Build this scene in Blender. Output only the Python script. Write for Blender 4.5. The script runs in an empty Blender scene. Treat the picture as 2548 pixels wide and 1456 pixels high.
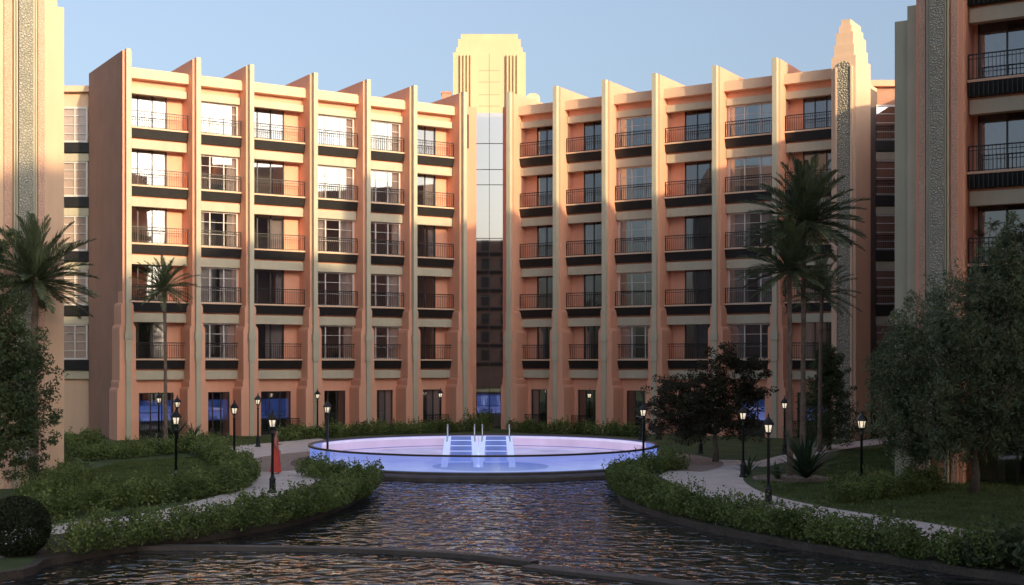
import bpy, bmesh, math, random
import numpy as np
from mathutils import Vector, Matrix
from mathutils.geometry import tessellate_polygon
random.seed(7); RNG=np.random.default_rng(11)
S=bpy.context.scene; COL=S.collection
F=3240.0; PX=1217.0; HZ=905.0; CH=4.2; PI=math.pi; R=math.radians
WL=-.16
def at(px,py,z=0.0):
    Y=(CH-z)*F/(py-HZ); return ((px-PX)*Y/F, Y)
# ------------------------------------------------------------------ materials
def newmat(name):
    m=bpy.data.materials.new(name); m.use_nodes=True; nt=m.node_tree; nt.nodes.clear()
    o=nt.nodes.new('ShaderNodeOutputMaterial'); return m,nt,o
def N(nt,t,**kw):
    n=nt.nodes.new('ShaderNode'+t)
    for k,v in kw.items():
        if k in n.inputs.keys(): n.inputs[k].default_value=v
        else: setattr(n,k,v)
    return n
def c4(c): return (c[0],c[1],c[2],1)
def surf(name,col,rough=.85,var=.25,scale=1.2,fine=30,bump=.25,bdist=.02,metal=0,streak=0,emit=None,es=0,vor=0,vmix=.6):
    m,nt,o=newmat(name); L=nt.links.new
    b=N(nt,'BsdfPrincipled',Roughness=rough,Metallic=metal)
    tc=N(nt,'TexCoord'); n1=N(nt,'TexNoise',Scale=scale,Detail=6.0); n2=N(nt,'TexNoise',Scale=fine,Detail=3.0)
    L(tc.outputs['Object'],n1.inputs['Vector']); L(tc.outputs['Object'],n2.inputs['Vector'])
    mul=N(nt,'MixRGB',blend_type='MIX'); mul.inputs[0].default_value=.35
    L(n1.outputs['Fac'],mul.inputs[1]); L(n2.outputs['Fac'],mul.inputs[2])
    src=mul.outputs[0]
    if streak:
        mp=N(nt,'Mapping'); mp.inputs['Scale'].default_value=(2.2,2.2,.12); L(tc.outputs['Object'],mp.inputs['Vector'])
        n3=N(nt,'TexNoise',Scale=1.6,Detail=5.0); L(mp.outputs[0],n3.inputs['Vector'])
        m3=N(nt,'MixRGB',blend_type='MIX'); m3.inputs[0].default_value=streak; L(src,m3.inputs[1]); L(n3.outputs['Fac'],m3.inputs[2]); src=m3.outputs[0]
    cr=N(nt,'ValToRGB'); cr.color_ramp.elements[0].position=.3; cr.color_ramp.elements[1].position=.7
    cr.color_ramp.elements[0].color=c4([x*(1-var) for x in col]); cr.color_ramp.elements[1].color=c4([min(1,x*(1+var)) for x in col])
    L(src,cr.inputs[0]); col_out=cr.outputs[0]
    if vor:
        v=N(nt,'TexVoronoi',Scale=vor,feature='DISTANCE_TO_EDGE'); L(tc.outputs['Object'],v.inputs['Vector'])
        mr=N(nt,'MapRange'); mr.inputs[1].default_value=0.0; mr.inputs[2].default_value=.16; mr.inputs[3].default_value=.35; L(v.outputs['Distance'],mr.inputs[0])
        mm=N(nt,'MixRGB',blend_type='MULTIPLY'); mm.inputs[0].default_value=vmix; L(col_out,mm.inputs[1]); L(mr.outputs[0],mm.inputs[2]); col_out=mm.outputs[0]
    L(col_out,b.inputs['Base Color'])
    if bump:
        bp=N(nt,'Bump',Strength=bump,Distance=bdist); L(v.outputs['Distance'] if vor else n2.outputs['Fac'],bp.inputs['Height']); L(bp.outputs[0],b.inputs['Normal'])
    if emit:
        b.inputs['Emission Color'].default_value=c4(emit); b.inputs['Emission Strength'].default_value=es
    L(b.outputs[0],o.inputs[0]); return m
def glassmat(name,tint,refl,fac,rough=.02,wav=.06):
    m,nt,o=newmat(name); L=nt.links.new
    t=N(nt,'BsdfTransparent'); t.inputs[0].default_value=c4(tint)
    g=N(nt,'BsdfGlossy',Roughness=rough); g.inputs[0].default_value=c4(refl)
    if wav:
        tc=N(nt,'TexCoord'); n1=N(nt,'TexNoise',Scale=.5,Detail=1.0); L(tc.outputs['Object'],n1.inputs['Vector'])
        bp=N(nt,'Bump',Strength=wav,Distance=.05); L(n1.outputs['Fac'],bp.inputs['Height']); L(bp.outputs[0],g.inputs['Normal'])
    lw=N(nt,'LayerWeight',Blend=.25); ad=N(nt,'Math',operation='ADD'); ad.inputs[1].default_value=fac; ad.use_clamp=True
    L(lw.outputs['Fresnel'],ad.inputs[0]); mx=N(nt,'MixShader'); L(ad.outputs[0],mx.inputs[0]); L(t.outputs[0],mx.inputs[1]); L(g.outputs[0],mx.inputs[2])
    L(mx.outputs[0],o.inputs[0]); return m
def leafmat(name,c0,c1,trans=.3,rough=.5):
    m,nt,o=newmat(name); L=nt.links.new
    g=N(nt,'NewGeometry'); cr=N(nt,'ValToRGB'); cr.color_ramp.elements[0].color=c4(c0); cr.color_ramp.elements[1].color=c4(c1)
    tc=N(nt,'TexCoord'); n=N(nt,'TexNoise',Scale=1.1,Detail=2.0); L(tc.outputs['Object'],n.inputs['Vector'])
    mx0=N(nt,'MixRGB'); mx0.inputs[0].default_value=.55; L(g.outputs['Random Per Island'],mx0.inputs[1])
    mr=N(nt,'MapRange'); mr.inputs[1].default_value=.36; mr.inputs[2].default_value=.64; L(n.outputs['Fac'],mr.inputs[0]); L(mr.outputs[0],mx0.inputs[2])
    L(mx0.outputs[0],cr.inputs[0])
    b=N(nt,'BsdfPrincipled',Roughness=rough); b.inputs['Specular IOR Level'].default_value=.3
    t=N(nt,'BsdfTranslucent'); mx=N(nt,'MixShader'); mx.inputs[0].default_value=trans
    L(cr.outputs[0],b.inputs['Base Color']); L(cr.outputs[0],t.inputs[0]); L(b.outputs[0],mx.inputs[1]); L(t.outputs[0],mx.inputs[2]); L(mx.outputs[0],o.inputs[0]); return m
def emis(name,col,s,scale=3,var=.25):
    m,nt,o=newmat(name); L=nt.links.new
    e=N(nt,'Emission',Strength=s); tc=N(nt,'TexCoord'); n=N(nt,'TexNoise',Scale=scale,Detail=3.0); cr=N(nt,'ValToRGB')
    cr.color_ramp.elements[0].position=.3; cr.color_ramp.elements[1].position=.7
    cr.color_ramp.elements[0].color=c4([x*(1-var) for x in col]); cr.color_ramp.elements[1].color=c4(col)
    L(tc.outputs['Object'],n.inputs['Vector']); L(n.outputs['Fac'],cr.inputs[0]); L(cr.outputs[0],e.inputs[0]); L(e.outputs[0],o.inputs[0]); return m
M={}
M['peach']=surf('peach_stucco',(.86,.43,.285),.9,.10,.5,45,.3,.015,streak=.35)
M['brown']=surf('brown_and_shaded_stucco',(.50,.265,.185),.92,.14,.8,24,.7,.03,streak=.3)  # brown stucco; on the end wall, peach with shade painted in
M['dusk']=surf('dark_brown_stucco',(.36,.21,.15),.92,.2,.8,24,.4,.03)
M['cream']=surf('cream_stucco',(.78,.535,.37),.9,.09,.5,45,.25,.012,streak=.3)
M['stone']=surf('grey_green_stone',(.56,.50,.37),.85,.14,.8,40,.25,.012,streak=.3)
M['relief']=surf('carved_relief_stone',(.54,.50,.41),.85,.12,2,9,.9,.14,vor=11,vmix=.7)
M['relieft']=surf('carved_tower_relief',(.54,.48,.37),.85,.12,2,9,1.0,.2,vor=8,vmix=.85)
M['reliefp']=surf('carved_relief_stucco',(.76,.46,.34),.85,.1,2,8,.6,.08,vor=11,vmix=.3)
M['tower']=surf('pale_tower_stucco',(.62,.49,.31),.9,.08,.6,40,.2,.01,streak=.3)
M['black']=surf('dark_metal_cladding',(.018,.016,.016),.45,.4,2,25,.05,.004)
M['iron']=surf('black_iron',(.012,.012,.013),.4,.3,4,30,.05,.003)
M['white']=surf('white_window_frame',(.76,.72,.68),.5,.08,2,20,.03,.002)
M['dframe']=surf('bronze_door_frame',(.06,.05,.047),.4,.2,2,20,.03,.002)
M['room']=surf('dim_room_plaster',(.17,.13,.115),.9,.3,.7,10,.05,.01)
M['curtain']=surf('lilac_grey_curtain',(.68,.58,.55),.9,.12,3,14,.2,.02)
M['blind']=surf('pale_peach_blind',(.62,.49,.43),.9,.1,.6,14,.1,.01)
M['glass']=glassmat('window_glass',(.82,.81,.81),(.88,.9,.92),.36)
M['glassd']=glassmat('door_glass',(.66,.65,.66),(.86,.88,.92),.27)
M['glassb']=glassmat('blind_backed_glass',(.92,.92,.92),(.9,.9,.9),.10,wav=0)
M['glassc']=glassmat('curtain_wall_glass',(.30,.28,.27),(.93,.93,.95),.5,.02,wav=0)
M['blueglow']=emis('painted_blue_glow',(.09,.18,.66),.45,1.2,.75)  # glow painted in for the pool's blue reflected in the panes
M['kerb']=surf('wet_stone_coping',(.10,.078,.065),.6,.4,1.5,20,.5,.03)
M['bank']=surf('dark_wet_bank_stone',(.08,.062,.05),.7,.4,1.5,14,.7,.04)
M['ring']=surf('brown_stone_paving',(.32,.235,.19),.75,.3,1.5,12,.4,.01)
M['path']=surf('pale_aggregate_path',(.68,.58,.53),.85,.2,1.2,60,.4,.008)
M['grass']=surf('lawn',(.075,.105,.033),.95,.5,.8,50,.8,.03)
M['earth']=surf('planting_soil',(.055,.044,.03),.95,.4,1.2,20,.8,.05)
M['bark']=surf('bark',(.15,.11,.08),.95,.4,4,22,1.0,.03)
M['palmbark']=surf('palm_bark',(.20,.14,.105),.95,.45,3,14,1.0,.05)
M['leaf']=leafmat('hedge_leaf',(.06,.095,.024),(.28,.35,.11))
M['leafd']=leafmat('dark_leaf',(.036,.058,.026),(.16,.20,.085))
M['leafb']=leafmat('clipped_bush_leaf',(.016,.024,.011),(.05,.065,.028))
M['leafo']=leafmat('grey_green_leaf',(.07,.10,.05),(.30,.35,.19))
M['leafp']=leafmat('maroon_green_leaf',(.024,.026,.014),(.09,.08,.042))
M['frond']=leafmat('palm_frond',(.046,.066,.03),(.19,.22,.115),.15,.4)
M['agave']=leafmat('agave_leaf',(.035,.06,.035),(.11,.15,.08),.1,.4)
M['blade']=leafmat('grass_blade',(.06,.09,.024),(.18,.23,.075))
M['chrome']=surf('polished_steel',(.72,.72,.76),.15,.05,2,20,.02,.001,metal=.9)
M['poolwhite']=surf('pale_blue_pool_stair',(.72,.76,.9),.35,.05,2,20,.02,.001,emit=(.5,.6,1),es=.65)  # pale blue pool light put into the stair as its own glow
M['tread']=surf('blue_pool_tread',(.18,.22,.42),.4,.2,2,20,.05,.002,emit=(.16,.23,.62),es=.38)  # blue glow put into the treads and trim, no lamp there
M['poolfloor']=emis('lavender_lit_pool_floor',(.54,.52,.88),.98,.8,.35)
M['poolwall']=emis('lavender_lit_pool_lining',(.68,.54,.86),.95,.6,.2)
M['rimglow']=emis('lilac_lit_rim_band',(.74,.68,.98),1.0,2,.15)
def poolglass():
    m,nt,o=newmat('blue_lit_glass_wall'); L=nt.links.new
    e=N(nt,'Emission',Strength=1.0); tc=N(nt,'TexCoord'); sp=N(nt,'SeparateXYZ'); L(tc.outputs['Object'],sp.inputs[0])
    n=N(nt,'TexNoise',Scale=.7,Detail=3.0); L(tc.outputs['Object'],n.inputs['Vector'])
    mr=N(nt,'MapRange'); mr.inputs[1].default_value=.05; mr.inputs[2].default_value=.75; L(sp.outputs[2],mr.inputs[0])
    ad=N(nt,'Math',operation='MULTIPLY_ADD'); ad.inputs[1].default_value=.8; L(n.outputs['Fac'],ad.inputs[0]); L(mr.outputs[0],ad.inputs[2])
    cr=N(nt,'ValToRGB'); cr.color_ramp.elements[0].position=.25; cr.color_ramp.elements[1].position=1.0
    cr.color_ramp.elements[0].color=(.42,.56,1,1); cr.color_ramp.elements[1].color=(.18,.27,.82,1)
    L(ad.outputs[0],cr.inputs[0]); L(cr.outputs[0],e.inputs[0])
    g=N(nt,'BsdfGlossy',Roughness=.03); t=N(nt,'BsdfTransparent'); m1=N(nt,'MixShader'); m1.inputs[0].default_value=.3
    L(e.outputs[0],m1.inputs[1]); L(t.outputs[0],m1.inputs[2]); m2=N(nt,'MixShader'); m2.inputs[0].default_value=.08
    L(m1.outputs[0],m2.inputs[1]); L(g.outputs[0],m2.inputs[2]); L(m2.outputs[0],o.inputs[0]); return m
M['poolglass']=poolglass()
M['lampglass']=emis('lit_lantern_glass',(1,.84,.62),1.3,6,.5)
M['skin']=surf('skin',(.45,.25,.18),.6,.08,4,40,.05,.002)
M['hair']=surf('auburn_hair',(.10,.035,.02),.5,.3,8,60,.3,.004)
M['dress']=surf('coral_red_fabric',(.66,.085,.06),.8,.15,4,60,.2,.004)
M['eye']=surf('eye_dark',(.03,.02,.02),.3,.1,4,40,0)
M['lip']=surf('lips',(.4,.1,.09),.5,.1,4,40,0)
def watermat():
    m,nt,o=newmat('dark_rippled_water'); L=nt.links.new
    b=N(nt,'BsdfPrincipled',Roughness=.02,IOR=1.5); b.inputs['Base Color'].default_value=(.012,.015,.018,1); b.inputs['Specular IOR Level'].default_value=.85
    tc=N(nt,'TexCoord'); mp=N(nt,'Mapping'); mp.inputs['Scale'].default_value=(1.0,1.1,1); L(tc.outputs['Object'],mp.inputs[0])
    n1=N(nt,'TexNoise',Scale=1.8,Detail=1.2,Distortion=.7); n2=N(nt,'TexNoise',Scale=5.0,Detail=1.0); L(mp.outputs[0],n1.inputs['Vector']); L(mp.outputs[0],n2.inputs['Vector'])
    ma=N(nt,'Math',operation='MULTIPLY_ADD'); ma.inputs[1].default_value=.07; L(n2.outputs['Fac'],ma.inputs[0]); L(n1.outputs['Fac'],ma.inputs[2])
    bp=N(nt,'Bump',Strength=1.0,Distance=.14); L(ma.outputs[0],bp.inputs['Height']); L(bp.outputs[0],b.inputs['Normal'])
    L(b.outputs[0],o.inputs[0]); return m
M['water']=watermat()
# ------------------------------------------------------------------ mesh helpers
class MB:
    def __init__(s): s.v=[]; s.f=[]
    def box(s,x0,x1,y0,y1,z0,z1):
        x0,x1=min(x0,x1),max(x0,x1); b=len(s.v)
        s.v+=[(x,y,z) for z in (z0,z1) for y in (y0,y1) for x in (x0,x1)]
        s.f+=[tuple(b+i for i in q) for q in ((0,2,3,1),(4,5,7,6),(0,1,5,4),(2,6,7,3),(0,4,6,2),(1,3,7,5))]; return s
    def prism(s,pts,y0,y1):      # polygon in x,z extruded along y
        b=len(s.v); n=len(pts)
        s.v+=[(x,y0,z) for x,z in pts]+[(x,y1,z) for x,z in pts]
        s.f.append(tuple(range(b,b+n))); s.f.append(tuple(range(b+2*n-1,b+n-1,-1)))
        for i in range(n): j=(i+1)%n; s.f.append((b+i,b+n+i,b+n+j,b+j))
        return s
    def tube(s,path,rad,n=8):
        b=len(s.v); P=[Vector(p) for p in path]; k=len(P)
        rs=rad if hasattr(rad,'__len__') else [rad]*k
        for i,p in enumerate(P):
            d=(P[min(i+1,k-1)]-P[max(i-1,0)]).normalized()
            a=Vector((1,0,0)) if abs(d.x)<.8 else Vector((0,1,0))
            u=d.cross(a).normalized(); w=d.cross(u)
            for j in range(n):
                t=2*PI*j/n; q=p+(u*math.cos(t)+w*math.sin(t))*rs[i]; s.v.append(tuple(q))
        for i in range(k-1):
            for j in range(n):
                j2=(j+1)%n; s.f.append((b+i*n+j,b+i*n+j2,b+(i+1)*n+j2,b+(i+1)*n+j))
        s.f.append(tuple(b+j for j in range(n-1,-1,-1))); s.f.append(tuple(b+(k-1)*n+j for j in range(n))); return s
    def lathe(s,prof,n=12,c=(0,0),cap=True,off=0):
        b=len(s.v); k=len(prof)
        for r,z in prof:
            for j in range(n): t=2*PI*j/n+off; s.v.append((c[0]+r*math.cos(t),c[1]+r*math.sin(t),z))
        for i in range(k-1):
            for j in range(n): j2=(j+1)%n; s.f.append((b+i*n+j,b+i*n+j2,b+(i+1)*n+j2,b+(i+1)*n+j))
        if cap: s.f.append(tuple(b+j for j in range(n-1,-1,-1))); s.f.append(tuple(b+(k-1)*n+j for j in range(n)))
        return s
    def build(s,name,mat,parent=None,smooth=False,fix=True):
        me=bpy.data.meshes.new(name); me.from_pydata(s.v,[],s.f)
        if fix:
            bm=bmesh.new(); bm.from_mesh(me); bmesh.ops.recalc_face_normals(bm,faces=bm.faces); bm.to_mesh(me); bm.free()
        me.materials.append(mat)
        if smooth: me.polygons.foreach_set('use_smooth',[True]*len(me.polygons))
        o=bpy.data.objects.new(name,me); COL.objects.link(o)
        if parent: o.parent=parent
        return o
def quads(name,V,mat,parent=None):
    V=np.asarray(V,dtype=np.float32).reshape(-1,4,3); n=len(V)
    me=bpy.data.meshes.new(name); me.vertices.add(n*4); me.vertices.foreach_set('co',V.ravel())
    me.loops.add(n*4); me.loops.foreach_set('vertex_index',np.arange(n*4,dtype=np.int32))
    me.polygons.add(n); me.polygons.foreach_set('loop_start',np.arange(0,n*4,4,dtype=np.int32)); me.polygons.foreach_set('loop_total',np.full(n,4,dtype=np.int32))
    me.update(calc_edges=True); me.validate(); me.materials.append(mat)
    o=bpy.data.objects.new(name,me); COL.objects.link(o)
    if parent: o.parent=parent
    return o
def tag(o,label,cat,group=None):
    o['label']=label; o['category']=cat
    if group: o['group']=group
    return o
def thing(name,label,cat,loc=(0,0,0),rz=0,group=None):
    o=bpy.data.objects.new(name,None); COL.objects.link(o); o.location=loc; o.rotation_euler=(0,0,rz); return tag(o,label,cat,group)
def struct(o): o['kind']='structure'; return o
def copytree(o,parent=None):
    c=o.copy(); COL.objects.link(c)
    if parent: c.parent=parent
    for ch in list(o.children): copytree(ch,c)
    return c
# ------------------------------------------------------------------ setting: ground, canal, paths
def smooth_poly(pts,n=6):
    out=[]; P=[Vector((p[0],p[1])) for p in pts]
    for i in range(len(P)-1):
        p0=P[max(i-1,0)];p1=P[i];p2=P[i+1];p3=P[min(i+2,len(P)-1)]
        for k in range(n):
            t=k/n; q=.5*((2*p1)+(p2-p0)*t+(2*p0-5*p1+4*p2-p3)*t*t+(3*p1-p0-3*p2+p3)*t**3); out.append((q.x,q.y))
    out.append((P[-1].x,P[-1].y)); return out
LB=smooth_poly([(-4.3,51.5)]+[at(*p) for p in ((925,1195),(880,1238),(760,1283),(600,1316),(440,1338),(300,1358),(120,1388),(-150,1440))]+[(-22,20),(-22,-30)])
RB=smooth_poly([(4.3,51.5)]+[at(*p) for p in ((1530,1190),(1555,1238),(1650,1275),(1780,1310),(1950,1342),(2150,1374),(2350,1404),(2560,1436),(2800,1480))]+[(14.5,18),(14.5,-30)])
hole=LB+RB[::-1]; outer=[(-3000,-3000),(3000,-3000),(3000,3000),(-3000,3000)]
tris=tessellate_polygon([[Vector((x,y,0)) for x,y in outer],[Vector((x,y,0)) for x,y in hole]])
g=MB(); g.v=[(x,y,0) for x,y in outer+hole]; g.f=[tuple(t) for t in tris]
go=struct(g.build('ground',M['grass']))
if go.data.polygons[0].normal.z<0: go.data.flip_normals()
w=MB(); w.v=[(-23,-31,WL),(15.5,-31,WL),(15.5,55,WL),(-23,55,WL)]; w.f=[(0,1,2,3)]
struct(w.build('water',M['water']))
def strip(mb,pts,wd,z0,z1):
    P=[Vector((x,y)) for x,y in pts]; k=len(P); b=len(mb.v)
    for i,p in enumerate(P):
        d=(P[min(i+1,k-1)]-P[max(i-1,0)]).normalized(); n=Vector((-d.y,d.x))*wd/2
        a=p+n;c=p-n; mb.v+=[(a.x,a.y,z0),(a.x,a.y,z1),(c.x,c.y,z1),(c.x,c.y,z0)]
    for i in range(k-1):
        for j in range(4): j2=(j+1)%4; mb.f.append((b+i*4+j,b+i*4+j2,b+i*4+4+j2,b+i*4+4+j))
    mb.f.append((b,b+1,b+2,b+3)); mb.f.append(tuple(b+(k-1)*4+j for j in (3,2,1,0)))
for nm,B in (('canal_bank',LB),('canal_bank',RB)):
    m=MB(); strip(m,B,.2,-.9,.012); struct(m.build(nm,M['bank']))
wz=-.06
c1=smooth_poly([at(px,py,wz) for px,py in ((-260,1392),(0,1369),(300,1358),(600,1358),(900,1364),(1150,1376),(1330,1396))])
m=MB(); strip(m,c1,.32,-.9,wz); tag(m.build('weir_wall',M['kerb']),'curved dark stone weir ledge crossing the foreground water on the left','weir wall')
c2=smooth_poly([at(px,py,wz-.03) for px,py in ((1312,1406),(1450,1422),(1600,1438),(1760,1460),(1980,1500))])
m=MB(); strip(m,c2,.45,-.9,wz-.03); tag(m.build('weir_wall',M['kerb']),'lower dark stone weir ledge running off the bottom edge right of centre','weir wall')
def sheet(name,pts,z,mat,pre=False):
    pts=[at(*p) for p in pts] if not pre else pts
    m=MB(); m.v=[(x,y,z) for x,y in pts]
    m.f=[tuple(t) for t in tessellate_polygon([[Vector((x,y,0)) for x,y in pts]])]
    o=m.build(name,mat)
    if o.data.polygons[0].normal.z<0: o.data.flip_normals()
    return struct(o)
sheet('path',smooth_poly([(470,1128),(560,1112),(680,1102),(800,1092),(820,1130),(830,1180),(790,1205),(700,1238),(580,1270),(420,1305),(200,1348),(60,1378),(-100,1400),(-150,1350),(100,1310),(330,1282),(480,1250),(600,1215),(628,1190),(600,1160),(540,1142),(470,1128)]),.006,M['path'])
sheet('path',smooth_poly([(1640,1185),(1690,1160),(1780,1145),(1880,1150),(1870,1172),(1850,1195),(1905,1228),(2050,1262),(2300,1300),(2560,1345),(2700,1372),(2700,1425),(2560,1388),(2300,1345),(2050,1300),(1850,1262),(1720,1225),(1640,1185)]),.006,M['path'])
sheet('path',smooth_poly([(1880,1150),(2000,1120),(2120,1100),(2260,1085),(2280,1096),(2140,1112),(2020,1135),(1900,1162),(1880,1150)]),.010,M['path'])
sheet('planting_bed',smooth_poly([(925,1197),(880,1234),(760,1278),(600,1311),(440,1333),(300,1353),(100,1390),(40,1350),(300,1310),(440,1296),(600,1268),(740,1232),(800,1195),(925,1197)]),.014,M['earth'])
sheet('planting_bed',smooth_poly([(1535,1193),(1560,1240),(1650,1270),(1780,1305),(1950,1337),(2150,1368),(2350,1398),(2560,1428),(2560,1400),(2300,1358),(2050,1312),(1850,1272),(1720,1232),(1640,1186),(1600,1170),(1535,1193)]),.014,M['earth'])
# ------------------------------------------------------------------ building parts
ANG=math.atan2(.529,.849); ZF=[4.42+3.24*k for k in range(6)]
def railing(parent,s,u0,u1,v,z,h=.95,step=.13,name='railing'):
    m=MB()
    for zz,t in ((z+h,.045),(z+h-.16,.022),(z+.06,.025)): m.box(s*u0,s*u1,v-.02,v+.02,zz-t,zz)
    n=max(2,int((u1-u0)/step))
    for i in range(n+1):
        u=u0+(u1-u0)*i/n; t=.02 if i in (0,n) else .009
        m.box(s*(u-t),s*(u+t),v-t,v+t,z,z+h-.02)
    return m.build(name,M['iron'],parent)
def glazed(parent,name,s,u0,u1,v,z0,z1,fm,gm,nv=3,hz=(.72,),curt=False,fw=.06,blind=False,bar=.012):
    m=MB()
    m.box(s*u0,s*(u0+fw),v-.05,v+.05,z0,z1); m.box(s*(u1-fw),s*u1,v-.05,v+.05,z0,z1)
    m.box(s*(u0+fw),s*(u1-fw),v-.05,v+.05,z1-fw,z1); m.box(s*(u0+fw),s*(u1-fw),v-.05,v+.05,z0,z0+fw)
    for i in range(1,nv):
        u=u0+(u1-u0)*i/nv; m.box(s*(u-.03),s*(u+.03),v-.042,v+.042,z0+fw,z1-fw)
    for h in hz:
        z=z0+(z1-z0)*h; m.box(s*(u0+fw),s*(u1-fw),v-.025,v+.025,z-bar,z+bar)
    w=m.build(name,fm,parent)
    p=MB(); p.v=[(s*u0,v,z0+.01),(s*u1,v,z0+.01),(s*u1,v,z1-.01),(s*u0,v,z1-.01)]; p.f=[(0,1,2,3)]; p.build('pane',gm,w)
    if blind:
        p=MB(); p.box(s*(u0+.05),s*(u1-.05),v+.06,v+.08,z0+.05,z1-.05); p.build('blind',M['blind'],w)
    if curt:
        wd=u1-u0
        for a,b in ((.02,.02+random.uniform(.16,.42)),(1-random.uniform(.16,.42),.98)):
            if random.random()<.10: continue
            c=MB(); n=14
            for i in range(n+1):
                u=u0+wd*(a+(b-a)*i/n); y=v+.18+(.05 if i%2 else -.05)
                c.v+=[(s*u,y,z0),(s*u,y,z1)]
            c.f=[(2*i,2*i+2,2*i+3,2*i+1) for i in range(n)]
            c.build('curtain',M['curtain'],w,True)
    return w
def shoulder(hw,z1,r,n=6):
    pts=[(-hw,0)]
    for i in range(n+1): t=PI/2*i/n; pts.append((-hw+r*(1-math.cos(t)),z1-r+r*math.sin(t)))
    for i in range(n,-1,-1): t=PI/2*i/n; pts.append((hw-r*(1-math.cos(t)),z1-r+r*math.sin(t)))
    pts.append((hw,0)); return pts
def fin(root,s,u,back,top=21.45,end=False):
    m=MB(); m.box(s*(u-.25),s*(u+.25),.3,1.75 if end else back,0,top)
    for hw,z1,r,v0 in ((.34,7.65,.3,.24),(.45,6.45,.34,.18),(.60,2.95,.3,.12),(.50,3.35,.2,.15)):
        m.prism([(s*u+x,z) for x,z in shoulder(hw,z1,r)],v0,1.63+hw*.1)
    f=m.build('fin',M['peach'],root)
    if end:
        m=MB(); m.box(s*(u-.245),s*(u+.253),1.2,back,0,top+.004); m.box(s*(u+.2),s*(u+.254),.34,1.3,8.2,top-.02); m.build('end_wall',M['brown'],root)  # same stucco as the fin, its shade put into a browner colour
    m=MB(); m.box(s*(u-.13),s*(u+.13),0,.34,0,top+.06)
    m.box(s*(u-.17),s*(u+.17),-.05,.31,4.35,6.05); m.box(s*(u-.21),s*(u+.21),-.09,.3,5.55,5.95); m.box(s*(u-.19),s*(u+.19),-.07,.305,4.6,4.75)
    m.box(s*(u-.16),s*(u+.16),-.03,.3,6.05,6.35)
    m.build('fin_strip',M['stone'],f); return f
def wing(name,label,P0,s,fins,types,L,endfin=True,core=(0,None),ground=True,depth=11,innerfin=True,blue=()):
    root=thing(name,label,'building',(P0[0],P0[1],0),-s*ANG)
    nb=len(types)
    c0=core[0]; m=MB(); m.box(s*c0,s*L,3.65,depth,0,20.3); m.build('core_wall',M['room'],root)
    m=MB(); m.box(s*c0,s*L,3.55,depth+.05,20.302,20.5); m.build('roof',M['cream'],root)
    for i,u in enumerate(fins):
        if i==0 and not innerfin: continue
        if i==nb and not endfin: continue
        fin(root,s,u,7.2 if (i==nb) else 4.6,end=(i==nb))
    U0,U1=fins[0],fins[nb]
    for z in ZF[:5]:
        m=MB(); m.box(s*U0,s*U1,1.32,3.66,z-.76,z-.012); m.build('floor_slab',M['peach'],root)
    for i in range(nb):
        u0=fins[i]+.25; u1=fins[i+1]-.25; w=u1-u0
        m=MB(); m.box(s*u0,s*u1,.85,1.6,20.12,20.62); m.box(s*u0,s*u1,.98,1.58,20.62,20.72); m.build('parapet',M['cream'],root)
        m=MB(); m.box(s*u0,s*u1,1.36,3.6,19.68,20.3); m.build('soffit',M['peach'],root)
        m=MB(); m.box(s*(u0+.04),s*(u1-.04),1.15,1.5,19.32,19.72); m.build('beam',M['stone'],root)
        for k in range(5):
            z=ZF[k]
            m=MB()
            x0,x1=s*(u0+.01),s*(u1-.01)
            m.v=[(x,y,zz) for x in (x0,x1) for (y,zz) in ((1.10,z-.51),(.97,z-.03),(1.5,z-.03),(1.5,z-.51))]
            m.f=[(0,1,2,3),(7,6,5,4),(0,4,5,1),(1,5,6,2),(2,6,7,3),(3,7,4,0)]
            if types[i]=='C':
                for q in range(int(w/.16)): m.box(s*(u0+.06+.16*q),s*(u0+.10+.16*q),.955,1.2,z-.5,z-.04)
            band=m.build('spandrel_band',M['black'],root)
            m=MB(); m.box(s*u0,s*u1,.93,1.7,z-.028,z+.06); m.build('ledge',M['cream'],band)
            m=MB(); m.box(s*(u0+.04),s*(u1-.04),1.16,1.52,z-1.12,z-.62); m.build('beam',M['stone'],root)
            zt=ZF[k+1]-1.12 if k<4 else 19.32
            if types[i] in 'AC':
                um=u0+w*(.28 if types[i]=='A' else .04); vd=1.95 if types[i]=='A' else 2.2
                m=MB(); m.box(s*u0,s*um,vd-.1,3.64,z+.0,ZF[k+1]-.74 if k<4 else 19.7); m.build('balcony_wall',M['peach'],root)
                glazed(root,'balcony_door',s,um,u1,vd,z,zt+.3,M['dframe'],M['glassd'],3,(),types[i]=='C' or random.random()<.75,.05)
            else:
                glazed(root,'window',s,u0+.08,u1-.08,1.46,z+.06,zt,M['white'],M['glass'],3,(.7,.36),True,.08)
                for a,b in ((u0,u0+.08),(u1-.08,u1)):
                    m=MB(); m.box(s*a,s*b,1.40,1.8,z+.06,zt); m.build('window_jamb',M['peach'],root)
            railing(root,s,u0+.04,u1-.04,1.04,z+.06,.92)
        if ground:
            a=u0+w*(.06 if types[i]=='C' else .2); b=u1-.15; vg=1.5
            m=MB(); m.box(s*u0,s*a,vg,vg+.3,0,3.66); m.box(s*b,s*u1,vg,vg+.3,0,3.66); m.box(s*a,s*b,vg,vg+.3,2.55,3.66); m.build('ground_wall',M['peach'],root)
            d=glazed(root,'ground_door',s,a,b,vg+.12,0,2.55,M['dframe'],M['glassd'],4,(),i not in blue and random.random()<.6,.05)
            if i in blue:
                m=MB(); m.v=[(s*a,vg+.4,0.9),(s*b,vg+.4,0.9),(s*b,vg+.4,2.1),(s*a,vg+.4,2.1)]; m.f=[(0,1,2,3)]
                m.build('blue_glow_panel',M['blueglow'],d)  # glowing panel stands in for the pool's reflection in the glass
            if types[i]=='A': railing(root,s,u0+.35,u1-.3,1.1,0,.95)
    return root
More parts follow.
